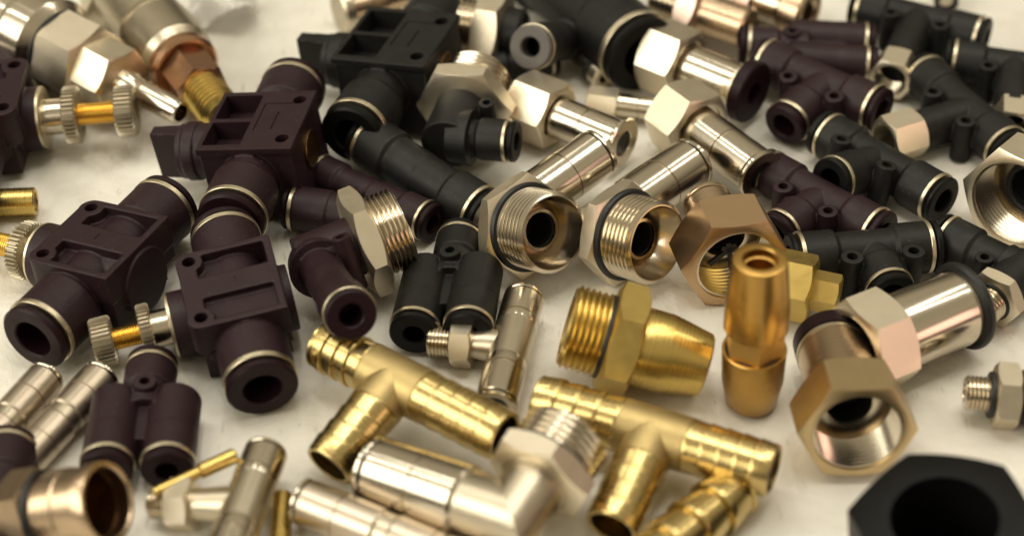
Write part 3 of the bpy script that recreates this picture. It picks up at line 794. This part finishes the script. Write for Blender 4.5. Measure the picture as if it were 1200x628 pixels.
# --- nickel elbows with open mouths
put('threaded_elbow', 'nickel elbow with open threaded mouth, directly behind the sharp black Y union', 'elbow',
    (648, 273, 83), (588, 259, 42), metal_elbow(47, 48, 54, 22, 29, 31, 52, 30, rb=.44), C=(704, 177), s=1.0, group=GE)
put('threaded_elbow', 'nickel elbow with a deep threaded mouth, just above the golden brass connector', 'elbow',
    (770, 285, 71), (702, 266, 46), metal_elbow(49, 46, 54, 22, 30, 33, 56, 30, rb=.42), C=(812, 190), s=1.0, group=GE)
put('threaded_elbow', 'fat blurred nickel elbow between the two brass tees, ribbed thread pointing away', 'elbow',
    (665, 509, 72), (601, 606, 50), metal_elbow(55, 46, 60, 30, 40, 44, 62, 30, mouth=False, pitch=9), C=(436, 550), s=1.0)

# --- black elbows
put('male_elbow', 'black elbow with a nickel hex and its thread pointing away, beside the bright hex facet', 'elbow',
    (560, 92, 58), (529, 160, 50), male_elbow(44, 42, 52, 25, 33, 25, 'black', 30, pitch=8, td=4), C=(606, 166), s=1.0)
put('male_elbow', 'haze-tinted black elbow with a broad nickel hex and fat thread beside the black Y union', 'elbow',
    (473, 265, 62), (369, 307, 42), male_elbow(49, 36, 59, 26, 36, 29, 'purple', 20, pitch=6.2, td=3.2), C=(412, 370), s=1.0)
put('male_elbow', 'black elbow with small nickel hex and thread next to the loose black ring', 'elbow',
    (1146, 366, 30), (1196, 322, 34), male_elbow(22, 26, 32, 18, 29, 29, 'black', 30, pitch=5, oring_on=True, bossed=True), C=(1101, 275), s=1.0)

# --- black unions, tees, Y
put('union', 'black union lying from the lever valve collar to the open threaded mouths', 'union', (424, 160, 52), (572, 253, 36), straight(32, 31, 'black'))
put('union', 'haze-tinted black union with a round boss under the thicker black union', 'union', (370, 200, 26), (508, 262, 26), straight(23, 24, 'purple', bosses=True))
put('union', 'stubby haze-tinted black union end behind the broad hex of the black elbow', 'union', (336, 242, 30), (440, 258, 30), straight(27, 25, 'purple'))
put('y_union', 'sharp black Y union with two outlets, between the fat thread and the slim nickel tee', 'Y union', (540, 275, 28), (516, 392, 28), y_union(28, 29, 'black', 31), C=(600, 330), s=.5, group=GY)
put('y_union', 'haze-tinted black Y union between the knurled screw and the nickel ring plug', 'Y union', (179, 424, 30), (160, 553, 30), y_union(31, 31, 'purple', 34), C=(240, 486), s=.5, group=GY)
put('y_union', 'black union with one inlet and twin outlets side by side at the back', 'Y union', (866, 54, 30), (1026, 64, 30), y_union(25, 23, 'purple', 25), C=(945, 115, 30), s=.5)
put('tee', 'haze-tinted black tee with one end facing front and glinting, under the twin outlet union', 'tee', (890, 68, 28), (1034, 130, 28), tee(27, 27, 'purple'), C=(918, 148), s=.55, group=GT)
put('tee', 'black tee whose round open end points at the large nickel socket', 'tee', (962, 154, 30), (1106, 236, 30), tee(29, 27, 'black'), C=(972, 212), s=.47, group=GT)
put('tee', 'haze-tinted black tee joined to the long grooved nickel hex sleeve', 'tee', (893, 198, 28), (1036, 275, 28), tee(28, 27, 'purple'), C=(908, 276), s=.50, group=GT)
put('tee', 'black tee just behind the rosy faceted nickel hex, one end hidden by it', 'tee', (924, 304, 27), (1098, 288, 27), tee(31, 28, 'black'), C=(1046, 346, 27), s=.55, group=GT)
put('tee', 'black tee at the far back with a small threaded nickel socket hanging from its middle', 'tee', (1000, 6, 30), (1156, 46, 30), tee(25, 24, 'black', branch='f', hexap=23, hexl=36), C=(1043, 95, 30), s=.5, group=GT)
put('tee', 'black tee with two tall bosses and a tan nickel hex on its side branch', 'tee', (1078, 84, 30), (1186, 180, 30), tee(28, 26, 'black', branch='f', hexap=26, hexl=44), C=(1036, 166, 30), s=.55, group=GT)
put('tee', 'black tee cut by the picture edge with a ribbed nickel socket pointing forward', 'tee', (1106, 70, 30), (1275, 94, 30), tee(26, 24, 'black', branch='f', hexap=21, hexl=36), C=(1186, 150, 24), s=.48, group=GT)
def lost(f, L, xs, cl):
    f.add('ring', G().lathe([(0, 9), (0, 14), (7, 14), (8, 9)], closed=True), 'rubber'); f.add('stem', G().cyl(8, 4, L), 'nickel')
put('stud', 'tiny dark stud at the far edge above the black tees', 'stud', (1109, 4, 10), (1106, -22, 10), lost)

# --- brass
def brass_conn(f, L, xs, cl):
    t = L
    f.add('threaded_end', G().lathe([(0, 36), (0, 45), (1.5, 46.5)] + thr(2, 46, 50, 7.2, 3.8) + [(46, 36)], seg=72, closed=True), 'brass')
    f.add('bore', cup(G(), 0.5, 30, 35.5), 'brasscast')
    oring(f, 47, 47, 3.4)
    f.add('hex_collar', G().hexa(49, 86, 61, 28), 'brasshex')
    f.add('cone_nut', G().lathe([(84, 0), (84, 46), (92, 47.5), (t * .70, 47.5), (t * .72, 47), (t - 2, 38), (t, 36), (t, 20), (t - 20, 20), (t - 20, 0)], seg=72), 'brass')
put('male_connector', 'golden brass connector with coarse thread, big hex and smooth cone, lying in the middle', 'connector', (664, 381, 74), (827, 428, 38), brass_conn)
def upright(f, L, xs, cl):
    t = L
    f.add('cup', G().lathe([(0, 0), (0, 28), (4, 31), (t * .15, 36), (t * .17, 37), (t * .385, 38.5), (t * .39, 37.5), (t * .39, 35), (t * .36, 33), (t * .36, 0)], seg=72), 'orange')
    oring(f, t * .375, 31, 3)
    f.add('hex_collar', G().hexa(t * .37, t * .54, 31.5, 40), 'orangehex')
    f.add('cone_nut', G().lathe([(t * .52, 0), (t * .52, 33), (t * .545, 38), (t * .70, 38), (t * .71, 37.5), (t - 4, 32), (t - 1, 31), (t, 29), (t, 21), (t - 1.5, 19.5), (t - 12, 19.5), (t - 13, 17), (t - 46, 17), (t - 46, 0)], seg=72), 'orange')
put('compression_connector', 'orange brass compression connector standing upright with an open top', 'connector', (880, 470, 0), (891, 303, 196), upright)
def brass_nut(f, L, xs, cl):
    f.add('hex_collar', G().hexa(0, 46, 36, 12), 'brasshex'); f.add('stub', G().hexa(44, L, 21, 20), 'brasshex')
put('brass_nut', 'brass hex nut with a stub tucked behind the upright orange connector', 'nut', (908, 330, 36), (984, 346, 36), brass_nut)
put('barb_tee', 'brass hose barb tee with its branch opening toward the blurred front left', 'tee', (377, 403, 34), (592, 512, 34), barb_tee(32, 4), C=(384, 546), s=.42, group=GB)
put('barb_tee', 'brass hose barb tee partly under the fat nickel elbow, branch toward the front edge', 'tee', (630, 468, 32), (907, 552, 32), barb_tee(33, 4), C=(716, 618), s=.50, group=GB)
def barb_stem(r, n):
    def build(f, L, xs, cl):
        barb_end(f, (L, 0), (-1, 0), r, 2, L, n, step=.16)
    return build
put('hose_barb', 'blurred brass hose barb at the front edge with deep rounded ribs', 'hose barb', (862, 574, 36), (750, 668, 36), barb_stem(36, 4))
def rod(f, L, xs, cl):
    f.add('rod', G().lathe([(0, 0), (0, 5.5), (10, 6.5), (L * .55, 6.5), (L * .55 + 2, 9.5), (L - 2, 9.5), (L, 8), (L, 0)]), 'brass')
put('brass_pin', 'thin brass pin lying across the thread of the blurred nickel tee', 'pin', (180, 577, 44), (276, 533, 44), rod, rest=False)
put('brass_pin', 'stubby brass pin at the bottom edge right of the blurred nickel tee', 'pin', (331, 580, 12), (326, 665, 12), lambda f, L, xs, cl: f.add('rod', G().lathe([(0, 0), (0, 10), (2, 12), (30, 12), (32, 10.5), (34, 12), (L, 12), (L, 0)]), 'brass'))

# --- slim nickel
put('stud_tee', 'slim sharp nickel tee with a short threaded stud between the Y union and golden connector', 'tee', (614, 349, 26), (580, 478, 26), metal_tee(25, 20, 19, 26, 26, 25), C=(503, 399), s=.46)
put('stud_tee', 'blurred nickel tee at the bottom edge with a hex stud toward the nickel ring', 'tee', (312, 529, 26), (252, 685, 26), metal_tee(27, 22, 18, 24, 28, 30), C=(176, 590), s=.42)
def nunion(r):
    def build(f, L, xs, cl):
        for sg in (-1, 1): metal_port(f, (L / 2, 0), (sg, 0), r, L / 2, 'satin', neck=r * .28, neck_r=.93, groove=.52)
        f.add('middle', G().cyl(r * .92, L / 2 - r * .6, L / 2 + r * .6), 'nickelcast')
    return build
put('union', 'slim nickel union cut by the picture edge, beside a longer twin', 'union', (56, 440, 24), (-44, 551, 24), nunion(23), group=GU)
put('union', 'slim grooved nickel union lying whole between its cut off twin and the black Y union', 'union', (120, 440, 24), (22, 546, 24), nunion(24), group=GU)
put('union', 'blurred nickel sleeve union at the bottom edge under the fat nickel elbow', 'union', (352, 586, 30), (560, 668, 30), nunion(29))
def ringplug(f, L, xs, cl):
    f.add('hex_collar', G().hexa(0, 42, 48, 30), 'bronze'); oring(f, 45, 45, 5)
    f.add('rim_tube', G().lathe([(46, 10), (46, 44), (58, 44), (60, 47.5), (84, 47.5), (86, 46), (L - 22, 46), (L - 20, 48.5), (L - 2, 48.5), (L, 47.5), (L, 43), (L - 2, 41.5), (52, 40), (52, 10)], seg=72, closed=True), 'bronze')
    f.add('bore', cup(G(), L - 20, 53, 39), 'darkbronze')
put('ring_plug', 'blurred wide nickel ring plug with black seal and a hollow end', 'plug', (22, 604, 46), (127, 588, 90), ringplug)
put('union', 'dark blurred union end in the lower left corner behind the nickel ring plug', 'union', (12, 520, 34), (-22, 690, 34), straight(36, 34, 'purple'))
def stud_conn(f, L, xs, cl):
    f.add('threaded_end', plug_thread(0, 30, 21, 5.2, 2.4), 'thread'); oring(f, 31, 24, 4)
    f.add('hex_collar', G().hexa(34, 62, 35, 30), 'nickelhex'); f.add('plastic_body', G().lathe([(60, 0), (60, 30), (66, 32), (L, 32), (L, 0)]), 'black')
put('male_connector', 'small nickel connector at the right edge, thread pointing to the hex sockets', 'connector', (1130, 460, 36), (1262, 470, 36), stud_conn)
def black_nut(f, L, xs, cl):
    m = along((0, 0, 0), (1, 0, 0))
    f.add('hex_body', G().hexa(0, L, 97, 20, m, bore=62, bore_depth=L * .9, rc=.98), 'blackc')
put('hex_nut', 'huge blurred black hex nut with a round bore in the front corner', 'nut', (1107, 694, 0), (1107, 607, 110), black_nut)
